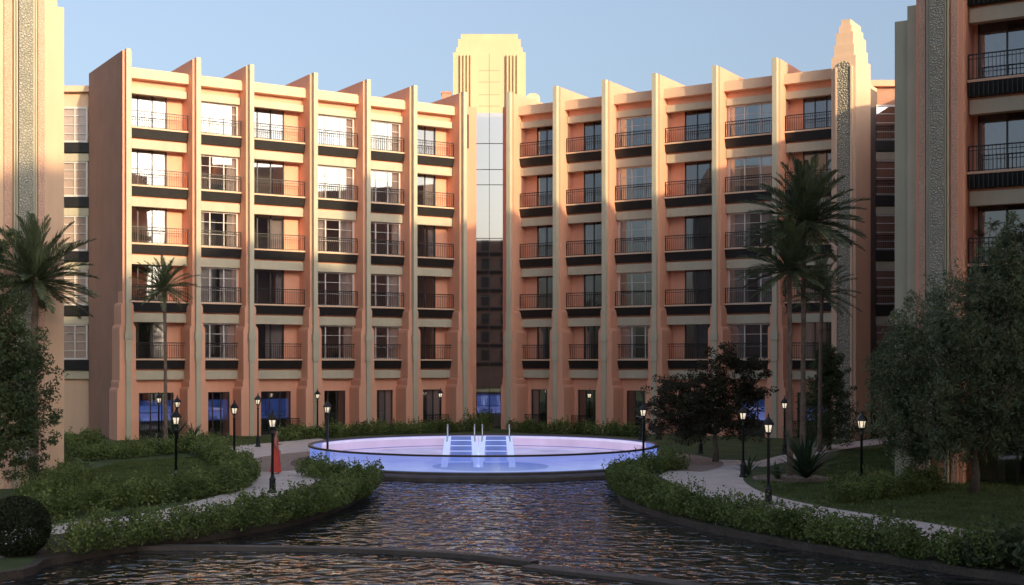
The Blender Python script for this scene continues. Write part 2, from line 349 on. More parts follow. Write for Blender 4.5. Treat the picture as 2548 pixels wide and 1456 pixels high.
def ufin(px,P0,s):
    k=(px-PX)/F; Ux=s*.849; Uy=-.529
    return (k*P0[1]-P0[0])/(Ux-k*Uy)
PL=(-1.46,82.9); PR=(1.22,82.9)
fl=[ufin(p,PL,-1) for p in (1158,1034,918,786,627,494,320)]
fr=[ufin(p,PR,1) for p in (1264,1380,1502,1627,1777,1927,2072)]
wing('apartment_wing','peach left apartment wing with seven tall fins and black bands between storeys',PL,-1,fl,'ABBABA',fl[6],blue=(3,4,5))
wing('apartment_wing','peach right apartment wing with tall fins behind the dark layered tree',PR,1,fr,'AABABA',fr[6]+.6,endfin=False,blue=(4,))
def pylon(name,label,P0,s,u0,w,tiers,relief_top,back=4.0,relief=(.28,.66)):
    root=thing(name,label,'tower',(P0[0],P0[1],0),-s*ANG)
    m=MB(); z=0
    for i,(ins,zt) in enumerate(tiers):
        m.box(s*(u0+ins),s*(u0+w-ins),.0+ins,back-ins,z,zt); z=zt
    m.build('shaft',M['cream'],root)
    a=u0+w*relief[0]; b=u0+w*relief[1]; r=(b-a)/2
    m=MB(); m.prism([(s*(a+b)/2+x,zz) for x,zz in shoulder(r,relief_top,r*.98,8)],-.10,.1); rr=m.build('relief_panel',M['relieft'],root)
    for uu in (a-.10,b+.01):
        m=MB(); m.box(s*uu,s*(uu+.09),-.16,.08,0,relief_top-.3); m.build('relief_border',M['cream'],rr)
    return root
up=ufin(2066,PR,1)+.05
pylon('corner_tower','stepped top corner tower with grey relief panel at the end of the right wing',PR,1,up+.02,1.34,[(0,21.1),(.12,21.75),(.20,22.45),(.32,22.85),(.42,23.2)],20.8,back=2.9,relief=(.26,.80))
def fore(name,label,P0,s,nb):
    pw=1.60 if s>0 else 1.85
    fs=[pw-.24]+[pw-.24+3.6*(i+1) for i in range(nb)]
    root=wing(name,label,P0,s,fs,'C'*nb,24,endfin=True,core=(0,None),innerfin=False)
    m=MB(); m.box(0,s*pw,.35,3.9,0,25); m.build('pylon',M['peach'] if s>0 else M['cream'],root)
    m=MB(); m.box(s*.54,s*1.0,.06,.36,.9,24.6); m.build('relief_panel',M['relief'],root)
    for a,b in ((.40,.45),(.47,.52),(1.02,1.07),(1.10,1.15)):
        m=MB(); m.box(s*a,s*b,.14,.37,0,24.6); m.build('relief_border',M['stone'],root)
    for a,b in ((.12,.34),(1.22,1.44)):
        m=MB(); m.box(s*a,s*b,.24,.36,0,24); m.build('patterned_strip',M['reliefp'],root)
    m=MB(); m.box(-s*.45,s*.02,.9,4.4,0,17.1); m.box(-s*(1.0 if s>0 else .78),-s*.45,1.3,4.4,0,16.7); m.build('side_pier',M['stone'] if s>0 else M['cream'],root)
    m=MB(); m.box(s*2.2,s*23.9,3.7,10.9,20.5,22.4); m.build('shade_attic',M['cream'],root)  # added above the view to raise the roofline that casts shadow
    return root
fore('apartment_block','near right apartment block with ribbed relief pylon and balconies at the frame edge',(15.0,46.0),1,3)
fore('apartment_block','near left block with tall relief pylon standing behind the leftmost palm',(-14.9,44.2),-1,1)
def link(name,label,x0,x1,y,wx0,wx1,top,extra=None,gm='glass',rail=False,blind=False):
    root=thing(name,label,'building',(0,y,0))
    m=MB(); m.box(x0,x1,0.25,6,0,top)
    if extra: m.box(*extra)
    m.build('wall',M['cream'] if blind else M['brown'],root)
    m=MB(); m.box(x0,x1,-.1,.5,top,top+.35); m.build('parapet',M['cream'] if blind else M['peach'],root)
    for k in range(5):
        z=ZF[k]
        m=MB(); m.box(x0,x1,-.06,.24,z-.6,z-.02); m.build('spandrel_band',M['black'],root)
        m=MB(); m.box(x0,x1,.02,.25,z-1.12,z-.66); m.build('beam',M['stone'],root)
        glazed(root,'window',1,wx0,wx1,.12,z+.02,z+2.14,M['white'],M[gm],2 if blind else 1,(.25,.5,.75),False,.11,blind,.02)
        if rail: railing(root,1,wx0,wx1,-.02,z,.9)
    return root
link('linking_block','narrow recessed block with white gridded windows left of the left wing',-29,-22.6,77.6,-25.5,-23.95,20.4,blind=True,gm='glassb')
link('linking_block','shaded recessed block with railed windows right of the stepped corner tower',20.6,25.5,77,22.5,24.4,20.6,extra=(24.9,38,-24,6,0,20.2),rail=True,gm='glassd')
def unseenblock(label,x0,x1,y0,y1,h,wm):
    r=thing('apartment_wing',label,'building',(0,0,0))  # unseen blocks added for their shadow and reflection
    m=MB(); m.box(x0,x1,y0,y1,0,h); m.build('wall',M[wm],r)
    z=4.42
    while z<h-1:
        m=MB(); m.box(x0-.25,x1+.25,y0-.25,y1+.25,z-.55,z); m.build('spandrel_band',M['black'],r)
        m=MB(); m.box(x0-.06,x1+.06,y0+1,y1-1,z+.3,z+2.2); m.build('window_row',M['dframe'],r)
        x=x0+1
        while x<x1-2:
            m=MB(); m.box(x,x+1.5,y0-.06,y1+.06,z+.3,z+2.2); m.build('window',M['dframe'],r); x+=3.4
        z+=3.24
unseenblock('long unseen wing added outside the right edge of the frame to cast shadow',16,28,-34,33,23.6,'peach')  # unseen wing added to throw the shadow line over the court
unseenblock('unseen block added behind the viewpoint to darken the glass strip reflection',-16,10,-72,-60,26,'dusk')  # unseen block added as the dark image in the central glass
# centre: glass strip, piers, tower
r=thing('central_block','central block with tall narrow mirror glass strip between the two wings','building',(0,85.2,0))
m=MB(); m.box(-6,6,2.2,12,0,20.4); m.build('wall',M['peach'],r)
for a,b in ((-1.75,-.84),(.90,1.6)):
    m=MB(); m.box(a,b,-.5,3,0,20.9); m.build('pier',M['peach'],r)
m=MB(); m.v=[(-.84,0,2.3),(.9,0,2.3),(.9,0,20.6),(-.84,0,20.6)]; m.f=[(0,1,2,3)]; gp=m.build('glass_strip',M['glassc'],r)
m=MB(); m.box(-.84,.9,1.4,1.5,2.2,20.6); m.build('backing',M['brown'],gp)
for z in ZF[:5]:
    m=MB(); m.box(-.84,.9,.15,1.4,z-.5,z); m.build('floor_edge',M['stone'],gp)
m=MB()
for z in (5.2,8.6,12.4,15.9,16.9,18.6): m.box(-.84,.9,-.03,.02,z-.02,z+.02)
m.box(.0,.03,-.03,.02,2.3,20.6); m.build('mullion',M['dframe'],gp)
d=glazed(r,'entrance_door',1,-.84,.9,.2,0,2.3,M['dframe'],M['glassd'],2,(),False,.05)
m=MB(); m.box(-.8,.86,.6,.65,.9,2.2); m.build('blue_glow_panel',M['blueglow'],d)  # same added glow panel, turning the door glass blue
m=MB(); m.box(-1.42,-1.32,-.56,-.5,18.2,20.4); m.build('wall_slot',M['black'],r)
r=thing('central_tower','pale stepped tower with fluted sides rising above the centre of the roofline','tower',(0.02,92,0))
m=MB(); m.box(-2.56,2.56,0,5,0,26.2); m.box(-2.22,2.22,.3,4.7,26.2,27.2); m.box(-2.02,2.02,.45,4.5,27.2,27.6); m.box(-2.35,2.35,.2,4.8,26.2,26.6); m.build('shaft',M['tower'],r)
for sx in (-1,1):
    for j in range(4):
        u=1.28+.24*j; m=MB(); m.box(sx*(u-.06),sx*(u+.06),-.2,.05,16,26.0); m.build('flute_rib',M['tower'],r)
m=MB(); m.box(-.02,.02,-.012,.01,20,26.1)
for z in (22.4,23.2,24.1,24.9): m.box(-.75,.75,-.012,.01,z-.018,z+.018)
m.build('panel_joint',M['brown'],r)
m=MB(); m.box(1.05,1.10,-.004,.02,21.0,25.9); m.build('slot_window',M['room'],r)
r=thing('roof_bulkhead','small brown roof box left of the pale central tower','roof structure',(-2.75,90.5,0)); m=MB(); m.box(-.55,.1,0,3,20.4,23.0); m.box(-.6,.12,-.05,3.05,23.0,23.12); m.build('wall',M['brown'],r)
r=thing('roof_bulkhead','small round cornered roof structure right of the pale central tower','roof structure',(3.05,90.5,0)); m=MB(); m.prism([(x,z+20.4) for x,z in shoulder(.5,2.6,.4)],0,3); m.build('wall',M['stone'],r)
# ------------------------------------------------------------------ pool
PC=(-.24,56.2); PRd=7.42
r=thing('swimming_pool','round raised swimming pool with glowing blue violet glass wall','pool',(PC[0],PC[1],0))
m=MB(); m.lathe([(8.35,-.9),(8.35,-.04),(8.25,.02),(7.8,.05),(7.8,.12),(.1,.12)],96); m.build('plinth',M['kerb'],r)
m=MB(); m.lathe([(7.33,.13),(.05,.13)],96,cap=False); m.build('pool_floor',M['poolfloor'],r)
m=MB(); n=128
def ringwall(m,rad,z0,z1,n=128):
    b=len(m.v)
    for j in range(n): t=2*PI*j/n; m.v+=[(rad*math.cos(t),rad*math.sin(t),z0),(rad*math.cos(t),rad*math.sin(t),z1)]
    for j in range(n): j2=(j+1)%n; m.f.append((b+2*j,b+2*j2,b+2*j2+1,b+2*j+1))
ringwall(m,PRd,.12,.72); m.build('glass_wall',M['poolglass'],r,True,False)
def arc(rad,z0,z1,mat,name):
    m=MB()
    for j in range(n+1):
        t=R(12)+R(156)*j/n; m.v+=[(rad*math.cos(t),rad*math.sin(t),z0),(rad*math.cos(t),rad*math.sin(t),z1)]
    m.f=[(2*j,2*j+2,2*j+3,2*j+1) for j in range(n)]; return m.build(name,M[mat],r,True,False)
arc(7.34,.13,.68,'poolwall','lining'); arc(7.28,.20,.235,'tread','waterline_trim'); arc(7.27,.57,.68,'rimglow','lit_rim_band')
m=MB(); m.lathe([(7.35,.70),(7.51,.70),(7.51,.77),(7.35,.77),(7.35,.70)],128,cap=False); m.build('rim',M['dframe'],r)
m=MB(); m.lathe([(2.3,.131),(2.3,.15),(.1,.15)],48,c=(.3,-4.7)); m.build('sump_step',M['room'],r)
m=MB(); m.lathe([(8.3,.02),(10.2,.02)],96,c=PC,cap=False)
o=struct(m.build('pool_surround',M['ring']))
bm=bmesh.new(); bm.from_mesh(o.data)
for f in [f for f in bm.faces if f.calc_center_median().y<51.2]: bm.faces.remove(f)
bm.to_mesh(o.data); bm.free()
def stairs(x,label):
    r=thing('pool_stairs',label,'pool stairs',(x,51.9,.13),0,'pool stairs')
    for sx in (-.54,.54):
        b=.125; P=[(-1.0,0),(-.6,0),(.42,.95),(.42,1.16),(.16,1.16),(-1.0,.12)]; k=len(P); m=MB()
        lean=-.10*(1 if sx>0 else -1)          # cheeks splay outwards toward the foot
        m.v=[(sx-b-lean*(1-z),y,z) for y,z in P]+[(sx+b-lean*(1-z),y,z) for y,z in P]
        m.f=[tuple(range(k)),tuple(range(2*k-1,k-1,-1))]+[(i,k+i,k+(i+1)%k,(i+1)%k) for i in range(k)]
        m.build('stringer',M['poolwhite'],r)
        pts=[(sx-lean,-.62,.1),(sx-lean*.3,-.1,.85),(sx,.12,1.2),(sx,.16,1.42)]
        for i in range(9): t=PI*i/8; pts.append((sx,.36-.2*math.cos(t),1.42+.2*math.sin(t)))
        pts+=[(sx,.56,1.1),(sx,.56,.2)]
        m=MB(); m.tube(pts,.032,8); m.build('handrail',M['chrome'],r,True)
    for i in range(5):
        y=-.5+.2*i; z=.2+.2*i; m=MB(); m.box(-.42,.42,y,y+.22,z-.05,z); m.box(-.42,.42,y+.18,y+.2,z,z+.15); t=m.build('tread',M['tread'],r)
        m=MB(); m.box(-.42,.42,y-.02,y,z-.022,z+.004); m.build('nosing',M['poolwhite'],t)
stairs((1147-PX)/F*51.9,'left pale blue pool stairs with steel handrails inside the round pool')
stairs((1234-PX)/F*51.9,'right pale blue pool stairs with steel handrails inside the round pool')
# ------------------------------------------------------------------ lamps
LAMPS=[(302,970,'black lantern lamp before the end wall, leftmost of all lamps'),
(395,976,'black lantern lamp just left of the slim palm trunk by left wing'),
(438,1015,'tall black lantern lamp rising from the lawn hedge on the left'),
(441,984,'black lantern lamp right of the slim palm, seen above a nearer lamp'),
(583,996,'black lantern lamp at the right end of the lawn hedge, left of the path'),
(642,979,'black lantern lamp on the path left of the woman in red'),
(675,966,'distant black lantern lamp directly behind the woman in red'),
(678,1020,'near black lantern lamp in the canal hedge beside the woman in red'),
(790,968,'distant black lantern lamp behind the left edge of the pool'),
(815,994,'black lantern lamp in the shrubs in front of the pool left end'),
(1058,963,'left lamp of the pair behind the pool below the left wing'),
(1096,966,'right lamp of the pair behind the pool below the left wing'),
(1467,967,'left lamp of the pair behind the pool below the right wing'),
(1541,964,'right lamp of the pair behind the pool below the right wing'),
(1601,1000,'black lantern lamp at the right end of the pool by the hedge'),
(1743,985,'black lantern lamp against the dark layered tree on the right'),
(1849,1006,'black lantern lamp beside the small agave on the right path'),
(1912,1030,'near black lantern lamp on the right path in front of the big agave'),
(1952,986,'black lantern lamp just left of the twin tall palm trunks'),
(2144,1022,'black lantern lamp on the right lawn, rightmost of all lamps')]
def lamp():
    r=thing('street_lamp','','street lamp',group='black lantern lamps around the pool garden')
    m=MB(); m.lathe([(.15,0),(.15,.06),(.11,.1),(.10,.42),(.12,.45),(.07,.52),(.055,.6)],10); m.build('base',M['iron'],r)
    m=MB(); m.lathe([(.05,.58),(.042,1.9),(.06,1.92),(.06,1.96),(.04,1.98),(.04,2.1)],8); m.build('pole',M['iron'],r,True)
    m=MB(); m.lathe([(.04,2.08),(.10,2.12),(.10,2.16)],6)
    for j in range(6):
        t=2*PI*j/6; c,s=math.cos(t),math.sin(t); m.tube([(.094*c,.094*s,2.15),(.155*c,.155*s,2.42)],.016,4)
    l=m.build('lantern',M['iron'],r)
    m=MB(); m.lathe([(.078,2.16),(.126,2.41)],6); m.build('lantern_glass',M['lampglass'],l)
    m=MB(); m.lathe([(.19,2.37),(.18,2.43),(.10,2.54),(.065,2.56),(.05,2.6),(.02,2.63),(.03,2.66),(.012,2.72)],6); m.build('cap',M['iron'],r)
    return r
L0=lamp()
for i,(px,top,lab) in enumerate(LAMPS):
    o=L0 if i==0 else copytree(L0)
    base=HZ+2.8*(top-HZ); x,y=at(px,base); o.location=(x,y,0); o.rotation_euler=(0,0,random.uniform(0,1)); o['label']=lab
# keep the lamp on the terrace in front of the end wall, clear of the building
L0.location.y-=2.0; L0.location.x=(302-PX)/F*L0.location.y
# ------------------------------------------------------------------ plants
def leafquads(P,size,flat=.0,aspect=.5,hang=0):
    n=len(P); d=RNG.normal(size=(n,3)); d[:,2]*=(1-flat); d/=np.linalg.norm(d,axis=1,keepdims=True); d[:,2]-=hang; d/=np.linalg.norm(d,axis=1,keepdims=True)
    a=RNG.normal(size=(n,3)); w=np.cross(d,a); w/=np.linalg.norm(w,axis=1,keepdims=True)
    sz=size*RNG.uniform(.6,1.3,size=(n,1)); d=d*sz; w=w*sz*aspect*.5
    nn=np.cross(d,w); nn/=np.linalg.norm(nn,axis=1,keepdims=True)+1e-9
    return np.stack([P-d*.5,P+w+nn*sz*.08,P+d*.5,P-w+nn*sz*.08],axis=1)
def clump(c,rad,n,shell=.5):
    d=RNG.normal(size=(n,3)); d/=np.linalg.norm(d,axis=1,keepdims=True)
    rr=RNG.uniform(0,1,size=(n,1))**(1/3*(1-shell)+.02)
    return np.array(c)+d*rr*np.array(rad)
def hedge(label,pts,h=.85,w=.9,per=330,leaf=.1,mat='leaf',pre=False,name='hedge'):
    P=[Vector(at(*p)) if not pre else Vector(p) for p in pts]; out=[]
    rows=max(1,int(round(w/.5)))
    for i in range(len(P)-1):
        d=P[i+1]-P[i]; L=d.length; n=max(1,int(L/.38)); nn=Vector((-d.y,d.x)).normalized()
        for k in range(n):
            for row in range(rows):
                t=(k+random.random()*.8)/n; off=(row+.5)/rows-.5
                q=P[i]+d*t+nn*(off*w+random.uniform(-.14,.14)); hh=h*random.uniform(.55,1.12)
                out.append(clump((q.x,q.y,hh*.52),(random.uniform(.24,.4),random.uniform(.24,.4),hh*.52),int(per*random.uniform(.6,1.2)),.5))
                for _ in range(4):
                    x,y=q.x+random.uniform(-.35,.35),q.y+random.uniform(-.35,.35); zz=np.linspace(hh*.6,hh*random.uniform(1.0,1.35),9)
                    out.append(np.stack([x+RNG.normal(size=9)*.03,y+RNG.normal(size=9)*.03,zz],axis=1))
    A=np.concatenate(out); A=A[A[:,2]>-.05]
    o=quads(name,leafquads(A,leaf,.2,.55),M[mat]); return tag(o,label,'hedge')
hedge('long leafy hedge lining the left bank of the canal',[(915,1208),(865,1246),(752,1286),(600,1317),(440,1339),(300,1359),(160,1383)],.78,1.0,400,.09)
hedge('leafy shrub row in front of the pool left end',[(770,1182),(830,1194),(900,1198)],.74,.9,380,.09)
hedge('leafy hedge curving along the front of the left lawn',[(585,1165),(612,1198),(560,1226),(440,1243),(300,1262),(160,1285),(70,1305)],.76,1.0,360,.095)
hedge('hedge along the left lawn between the palm and round lawn',[(110,1190),(180,1205),(120,1235),(90,1265)],.72,1.1,300,.1)
hedge('back hedge crossing the left garden below the end wall',[(130,1150),(300,1142),(420,1130),(490,1122),(560,1158)],.72,.9,240,.11)
hedge('low hedge below the left wing windows',[(165,1110),(260,1106)],.75,.8,220,.12)
hedge('low clipped hedge at the path edge in front of left wing doors',[(480,1108),(560,1110)],.6,.8,220,.12)
hedge('long low hedge behind the pool below the left wing',[(700,1098),(790,1090),(900,1083),(1010,1079),(1120,1075),(1185,1073)],.75,.9,200,.12)
hedge('rounded shrub before the central glass entrance',[(1165,1072),(1225,1070)],1.2,1.0,220,.12)
hedge('long low hedge behind the pool below the right wing',[(1275,1074),(1350,1078),(1450,1080),(1540,1084),(1600,1088)],.75,.9,200,.12)
hedge('long leafy hedge lining the right bank of the canal',[(1545,1200),(1576,1242),(1668,1273),(1795,1304),(1950,1334),(2150,1366),(2340,1396),(2480,1418)],.8,.95,400,.09)
hedge('dense hedge between the pool right end and the path',[(1565,1180),(1620,1176),(1690,1166)],.8,1.0,340,.095)
hedge('short hedge standing on the right lawn behind the rightmost lamp',[(2085,1252),(2200,1240),(2320,1215)],.8,.8,340,.095)
hedge('loose tall grassy shrub in the bottom right corner',[(2400,1402),(2480,1414),(2600,1428)],.75,1.1,260,.15,'leafd')
x,y=at(42,1382); A=clump((x,y,.62),(.72,.72,.68),14000,.93); A=A[A[:,2]>.02]
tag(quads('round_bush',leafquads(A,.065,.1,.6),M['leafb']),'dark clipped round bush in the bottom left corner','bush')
def tree(label,base,h0,trunk_r,clumps,n,leaf,mat,name='leafy_tree',lean=(0,0),asp=.38,hang=0,spread=1.2,per=90):
    r=thing(name,label,'tree',(base[0],base[1],0))
    m=MB(); top=Vector((lean[0],lean[1],h0))
    m.tube([(0,0,0),(lean[0]*.3+.04,lean[1]*.3,h0*.35),(lean[0]*.7-.03,lean[1]*.7,h0*.7),tuple(top)],[trunk_r*1.35,trunk_r,trunk_r*.85,trunk_r*.7],8)
    for c,rd,wt in clumps:
        c=Vector(c); mid=top.lerp(c,.5)+Vector((random.uniform(-.2,.2),random.uniform(-.2,.2),.1))
        m.tube([tuple(top-Vector((0,0,.2))),tuple(mid),tuple(c)],[trunk_r*.5,trunk_r*.28,trunk_r*.1],5)
    m.build('trunk',M['bark'],r,True)
    out=[]; W=sum(c[2] for c in clumps)
    for c,rd,wt in clumps:
        k=int(n*wt/W); ns=max(5,int(k/per))
        for _ in range(ns):
            d=RNG.normal(size=3); d/=np.linalg.norm(d); q=np.array(c)+d*np.array(rd)*random.uniform(.25,spread)
            out.append(clump(q,np.array(rd)*random.uniform(.10,.30)+.06,int(k/ns),.1))
            if hang:      # drooping twig tips
                z=np.linspace(0,-random.uniform(.3,.9),10); out.append(np.stack([q[0]+RNG.normal(size=10)*.05,q[1]+RNG.normal(size=10)*.05,q[2]+z],axis=1))
    A=np.concatenate(out); A=A[A[:,2]>.1]
    quads('crown',leafquads(A,leaf,.1,asp,hang),M[mat],r); return r
b=at(2425,1228)
cl=[((-.3,0,4.3),(1.6,1.5,1.3),3),((-1.9,.1,3.6),(1.2,1.2,1.1),2.2),((1.2,-.2,4.6),(1.6,1.4,1.5),3),((-1.2,.2,5.6),(1.1,1,1.0),1.8),((.2,.1,6.4),(1.2,1.1,1.1),1.8),((1.5,0,6.6),(1.2,1.1,1.2),2),((-2.4,-.2,4.7),(.8,.9,.9),1),((1.2,-.3,2.8),(1.6,1.2,1.0),2.2),((-2.1,.3,2.3),(1.0,.8,.9),1.6),((-.4,0,2.6),(1.4,1.0,.9),2),((2.4,0,5.2),(1.2,1.2,1.8),2),((.9,0,8.0),(.8,.8,.8),.9),((1.9,0,8.4),(.7,.7,.7),.7),((1.9,0,2.8),(1.2,1.0,1.0),1.4),((-1.4,.2,1.5),(1.0,.8,.6),1.2),((-.2,-.2,1.8),(1.0,.8,.6),.8),((-2.5,.1,3.2),(.8,.8,.7),.8)]
tree('large dense green tree in front of the near right block',b,2.0,.13,cl,56000,.17,'leafo',asp=.24,hang=.4,spread=1.38,per=45)
b=at(1780,1150)
cl=[((0,0,2.2),(1.4,1.2,.7),2),((-1.7,0,2.0),(1.2,1.1,.55),2),((-1.5,.2,3.2),(1.2,1.1,.5),1.6),((.2,0,3.5),(1.3,1.2,.6),2),((1.3,.1,3.0),(1.1,1,.5),1.5),((.5,0,4.4),(.9,.8,.5),1.2),((-2.3,-.2,2.6),(.8,.8,.4),.8),((1.6,0,4.0),(.7,.7,.4),.8),((-.9,-.3,1.3),(1.3,1,.5),1.3),((1.0,-.2,1.6),(1.2,1,.5),1.3),((-2.6,0,1.4),(.7,.7,.4),.7),((-1,-.2,2.6),(1.4,1,.7),1.3),((.8,0,2.4),(1.2,1,.7),1.2)]
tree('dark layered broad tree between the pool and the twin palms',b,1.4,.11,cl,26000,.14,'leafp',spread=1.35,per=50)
b=at(2062,1120); cl=[((0,0,z),(1.45*(1-(z-1)/5.2)+.2,1.45*(1-(z-1)/5.2)+.2,.55),1.6-.2*z*.5) for z in (.9,1.7,2.5,3.2,3.9,4.6)]
tree('dark conical tree right of the twin palms',b,2.4,.1,cl,22000,.12,'leafd','conical_tree',per=60)
b=at(-20,1290)
cl=[((.0,0,4.2),(1.1,1,1.1),3),((.6,0,3.2),(.9,.9,.8),2),((.9,.1,4.0),(.75,.8,.6),1.4),((-.2,0,5.4),(.9,.9,.9),2),((.1,0,2.3),(.9,.9,.7),1.6),((1.0,-.1,2.6),(.6,.6,.6),1),((-.1,0,6.6),(.7,.7,.8),1.2),((.1,0,7.4),(.5,.5,.5),.6),((.5,0,5.0),(.7,.6,.6),1),((.4,0,1.6),(.8,.8,.5),1)]
tree('dark broadleaf tree cropped by the left edge of the frame',b,2.0,.11,cl,30000,.12,'leafd',asp=.36,spread=1.4,per=60)
def palm(label,base,H,rad,nf,trunk_r,seed,lean=(0,0),name='palm_tree',droop=.4,nl=34,ttop=87,span=122):
    rn=random.Random(seed); r=thing(name,label,'tree',(base[0],base[1],0))
    m=MB(); path=[];rs=[]
    K=30
    for i in range(K+1):
        t=i/K; path.append((lean[0]*t*t,lean[1]*t*t,H*t)); rs.append(trunk_r*(1.3-.4*min(1,t*2.5))*(1.0+(.08 if i%2 else -.05)))
    path.append((lean[0],lean[1],H+.25)); rs.append(trunk_r*1.3)
    m.tube(path,rs,9); m.build('trunk',M['palmbark'],r)
    Q=[]; cx,cy=lean; rk=MB()
    for i in range(nf):
        az=i*2.399+rn.uniform(-.25,.25); el=R(ttop)-R(span)*(i/nf)**1.05+rn.uniform(-.12,.12)
        L=rad*rn.uniform(.82,1.12); k=18; p=Vector((cx,cy,H+.15)); ca,sa=math.cos(az),math.sin(az); pts=[p.copy()]; e=el
        for j in range(k):
            e-=droop*R(4.2)*(.3+1.3*j/k)*(1.0 if el>-.2 else .4); p=p+Vector((ca*math.cos(e),sa*math.cos(e),math.sin(e)))*(L/k); pts.append(p.copy())
        rk.tube([tuple(q) for q in pts[::3]],[.022,.018,.014,.011,.009,.006,.004][:len(pts[::3])],4)
        side=Vector((-sa,ca,0))
        for j in range(nl):
            t=(j+3)/(nl+3); f=t*k; a=int(min(f,k-1)); q=pts[a].lerp(pts[a+1],f-a); d=(pts[a+1]-pts[a]).normalized(); up=side.cross(d)*-1
            ll=L*.22*(math.sin(PI*min(1,t*.88+.12)))**.7*rn.uniform(.8,1.15)
            for sg in (-1,1):
                dv=(d*1.15+side*sg*.6+up*rn.uniform(.05,.5)).normalized(); wv=d.cross(dv).cross(dv)
                if wv.length<1e-6: continue
                wv=wv.normalized()*.016*(rad/1.9)
                tip=q+dv*ll+Vector((0,0,-.03*ll)); md=q+dv*ll*.4
                Q.append([tuple(q),tuple(md+wv),tuple(tip),tuple(md-wv)])
    rk.build('rachis',M['frond'],r); quads('crown',np.array(Q),M['frond'],r); return r
palm('taller of the twin palms towering before the right wing',at(1998,1182),9.4,2.5,76,.10,3,(0.05,0),nl=46)
palm('lower crowned palm of the twin pair beside the big agave',at(1966,1188),7.5,2.1,60,.095,5,(-.03,0),nl=40)
palm('slender palm with pinkish trunk behind the twin palms',at(2040,1125),7.4,2.0,40,.10,8,(.1,0))
palm('slim palm standing against the left wing facade',at(412,1104),8.0,1.85,46,.095,9,(-.06,0))
palm('palm in front of the near left block, leftmost in the photo',at(84,1222),6.8,2.2,66,.12,12,(.05,0),nl=42)
palm('palm behind the large tree at the right edge',at(2452,1190),8.2,2.0,40,.13,15,(0,0))
def agave(label,base,n,L,seed,wd=.07,z=0,name='agave'):
    rn=random.Random(seed); Q=[]; bx,by=base
    for i in range(n):
        az=rn.uniform(0,2*PI); el=R(12)+R(72)*(1-(i/n))**.8; l=L*rn.uniform(.75,1.1); p=Vector((bx,by,z+.05)); k=6; e=el; pts=[p.copy()]
        for j in range(k): p=p+Vector((math.cos(az)*math.cos(e),math.sin(az)*math.cos(e),math.sin(e)))*(l/k); e-=R(5); pts.append(p.copy())
        s=Vector((-math.sin(az),math.cos(az),0))
        for j in range(k):
            w0=wd*(1-(j/k)**1.6)+.003; w1=wd*(1-((j+1)/k)**1.6)+.003
            Q.append([tuple(pts[j]-s*w0),tuple(pts[j]+s*w0),tuple(pts[j+1]+s*w1),tuple(pts[j+1]-s*w1)])
    V=np.array(Q).reshape(-1,3); me=bpy.data.meshes.new(name); f=[tuple(range(4*i,4*i+4)) for i in range(len(Q))]; me.from_pydata([tuple(v) for v in V],[],f)
    bm=bmesh.new(); bm.from_mesh(me); bmesh.ops.remove_doubles(bm,verts=bm.verts,dist=1e-5); bm.to_mesh(me); bm.free(); me.materials.append(M['agave'])
    o=bpy.data.objects.new(name,me); COL.objects.link(o); return tag(o,label,'plant')
agave('big spiky agave in the round bed below the twin palms',at(2005,1200),100,2.0,2,.065,.1)
agave('small spiky agave at the left edge of the round bed',at(1862,1185),34,.95,4,.045)
agave('tall spiky yucca left of the slim palm trunk by the left wing',at(435,1098),46,1.8,6,.06)
agave('low spreading spiky plant right of the slim palm trunk',at(480,1100),36,1.3,7,.06)
agave('small spiky plant in front of the round bed kerb',at(1935,1195),26,.7,14,.045)
bx,by=at(1980,1196)
m=MB(); m.lathe([(1.42,0),(1.42,.07),(1.30,.07),(1.28,.05),(.05,.07)],40,c=(bx,by+.5)); tag(m.build('planter_bed',M['ring']),'round stone edged bed holding the twin palms and agave','planter')
def inpoly(P,poly):
    x,y=P[:,0],P[:,1]; ins=np.zeros(len(P),bool); j=len(poly)-1
    for i in range(len(poly)):
        xi,yi=poly[i]; xj,yj=poly[j]
        c=((yi>y)!=(yj>y))&(x<(xj-xi)*(y-yi)/(yj-yi+1e-12)+xi); ins^=c; j=i
    return ins
G=[]
for poly,n in (([(110,1200),(300,1150),(520,1135),(590,1170),(590,1210),(400,1240),(150,1270)],26000),([(2030,1140),(2260,1105),(2560,1150),(2700,1380),(2300,1300),(2060,1262),(1910,1225),(1880,1190)],60000),([(120,1130),(560,1118),(680,1100),(640,1085),(140,1105)],9000)):
    pw=[at(*p) for p in poly]; a=np.array(pw); lo,hi=a.min(0),a.max(0)
    P=RNG.uniform(lo,hi,size=(n*2,2)); P=P[inpoly(P,pw)][:n]; k=len(P); h=RNG.uniform(.04,.1,size=k); th=RNG.uniform(0,PI,size=k)
    wx,wy=np.cos(th)*.012,np.sin(th)*.012; lx,ly=RNG.normal(size=k)*.03,RNG.normal(size=k)*.03; z=np.zeros(k)
    G.append(np.stack([np.stack([P[:,0]-wx,P[:,1]-wy,z],1),np.stack([P[:,0]+wx,P[:,1]+wy,z],1),np.stack([P[:,0]+lx+wx*.3,P[:,1]+ly,h],1),np.stack([P[:,0]+lx-wx*.3,P[:,1]+ly,h],1)],1))
o=quads('lawn_grass',np.concatenate(G),M['blade']); tag(o,'short dark green lawn grass around the paths','grass'); o['kind']='stuff'
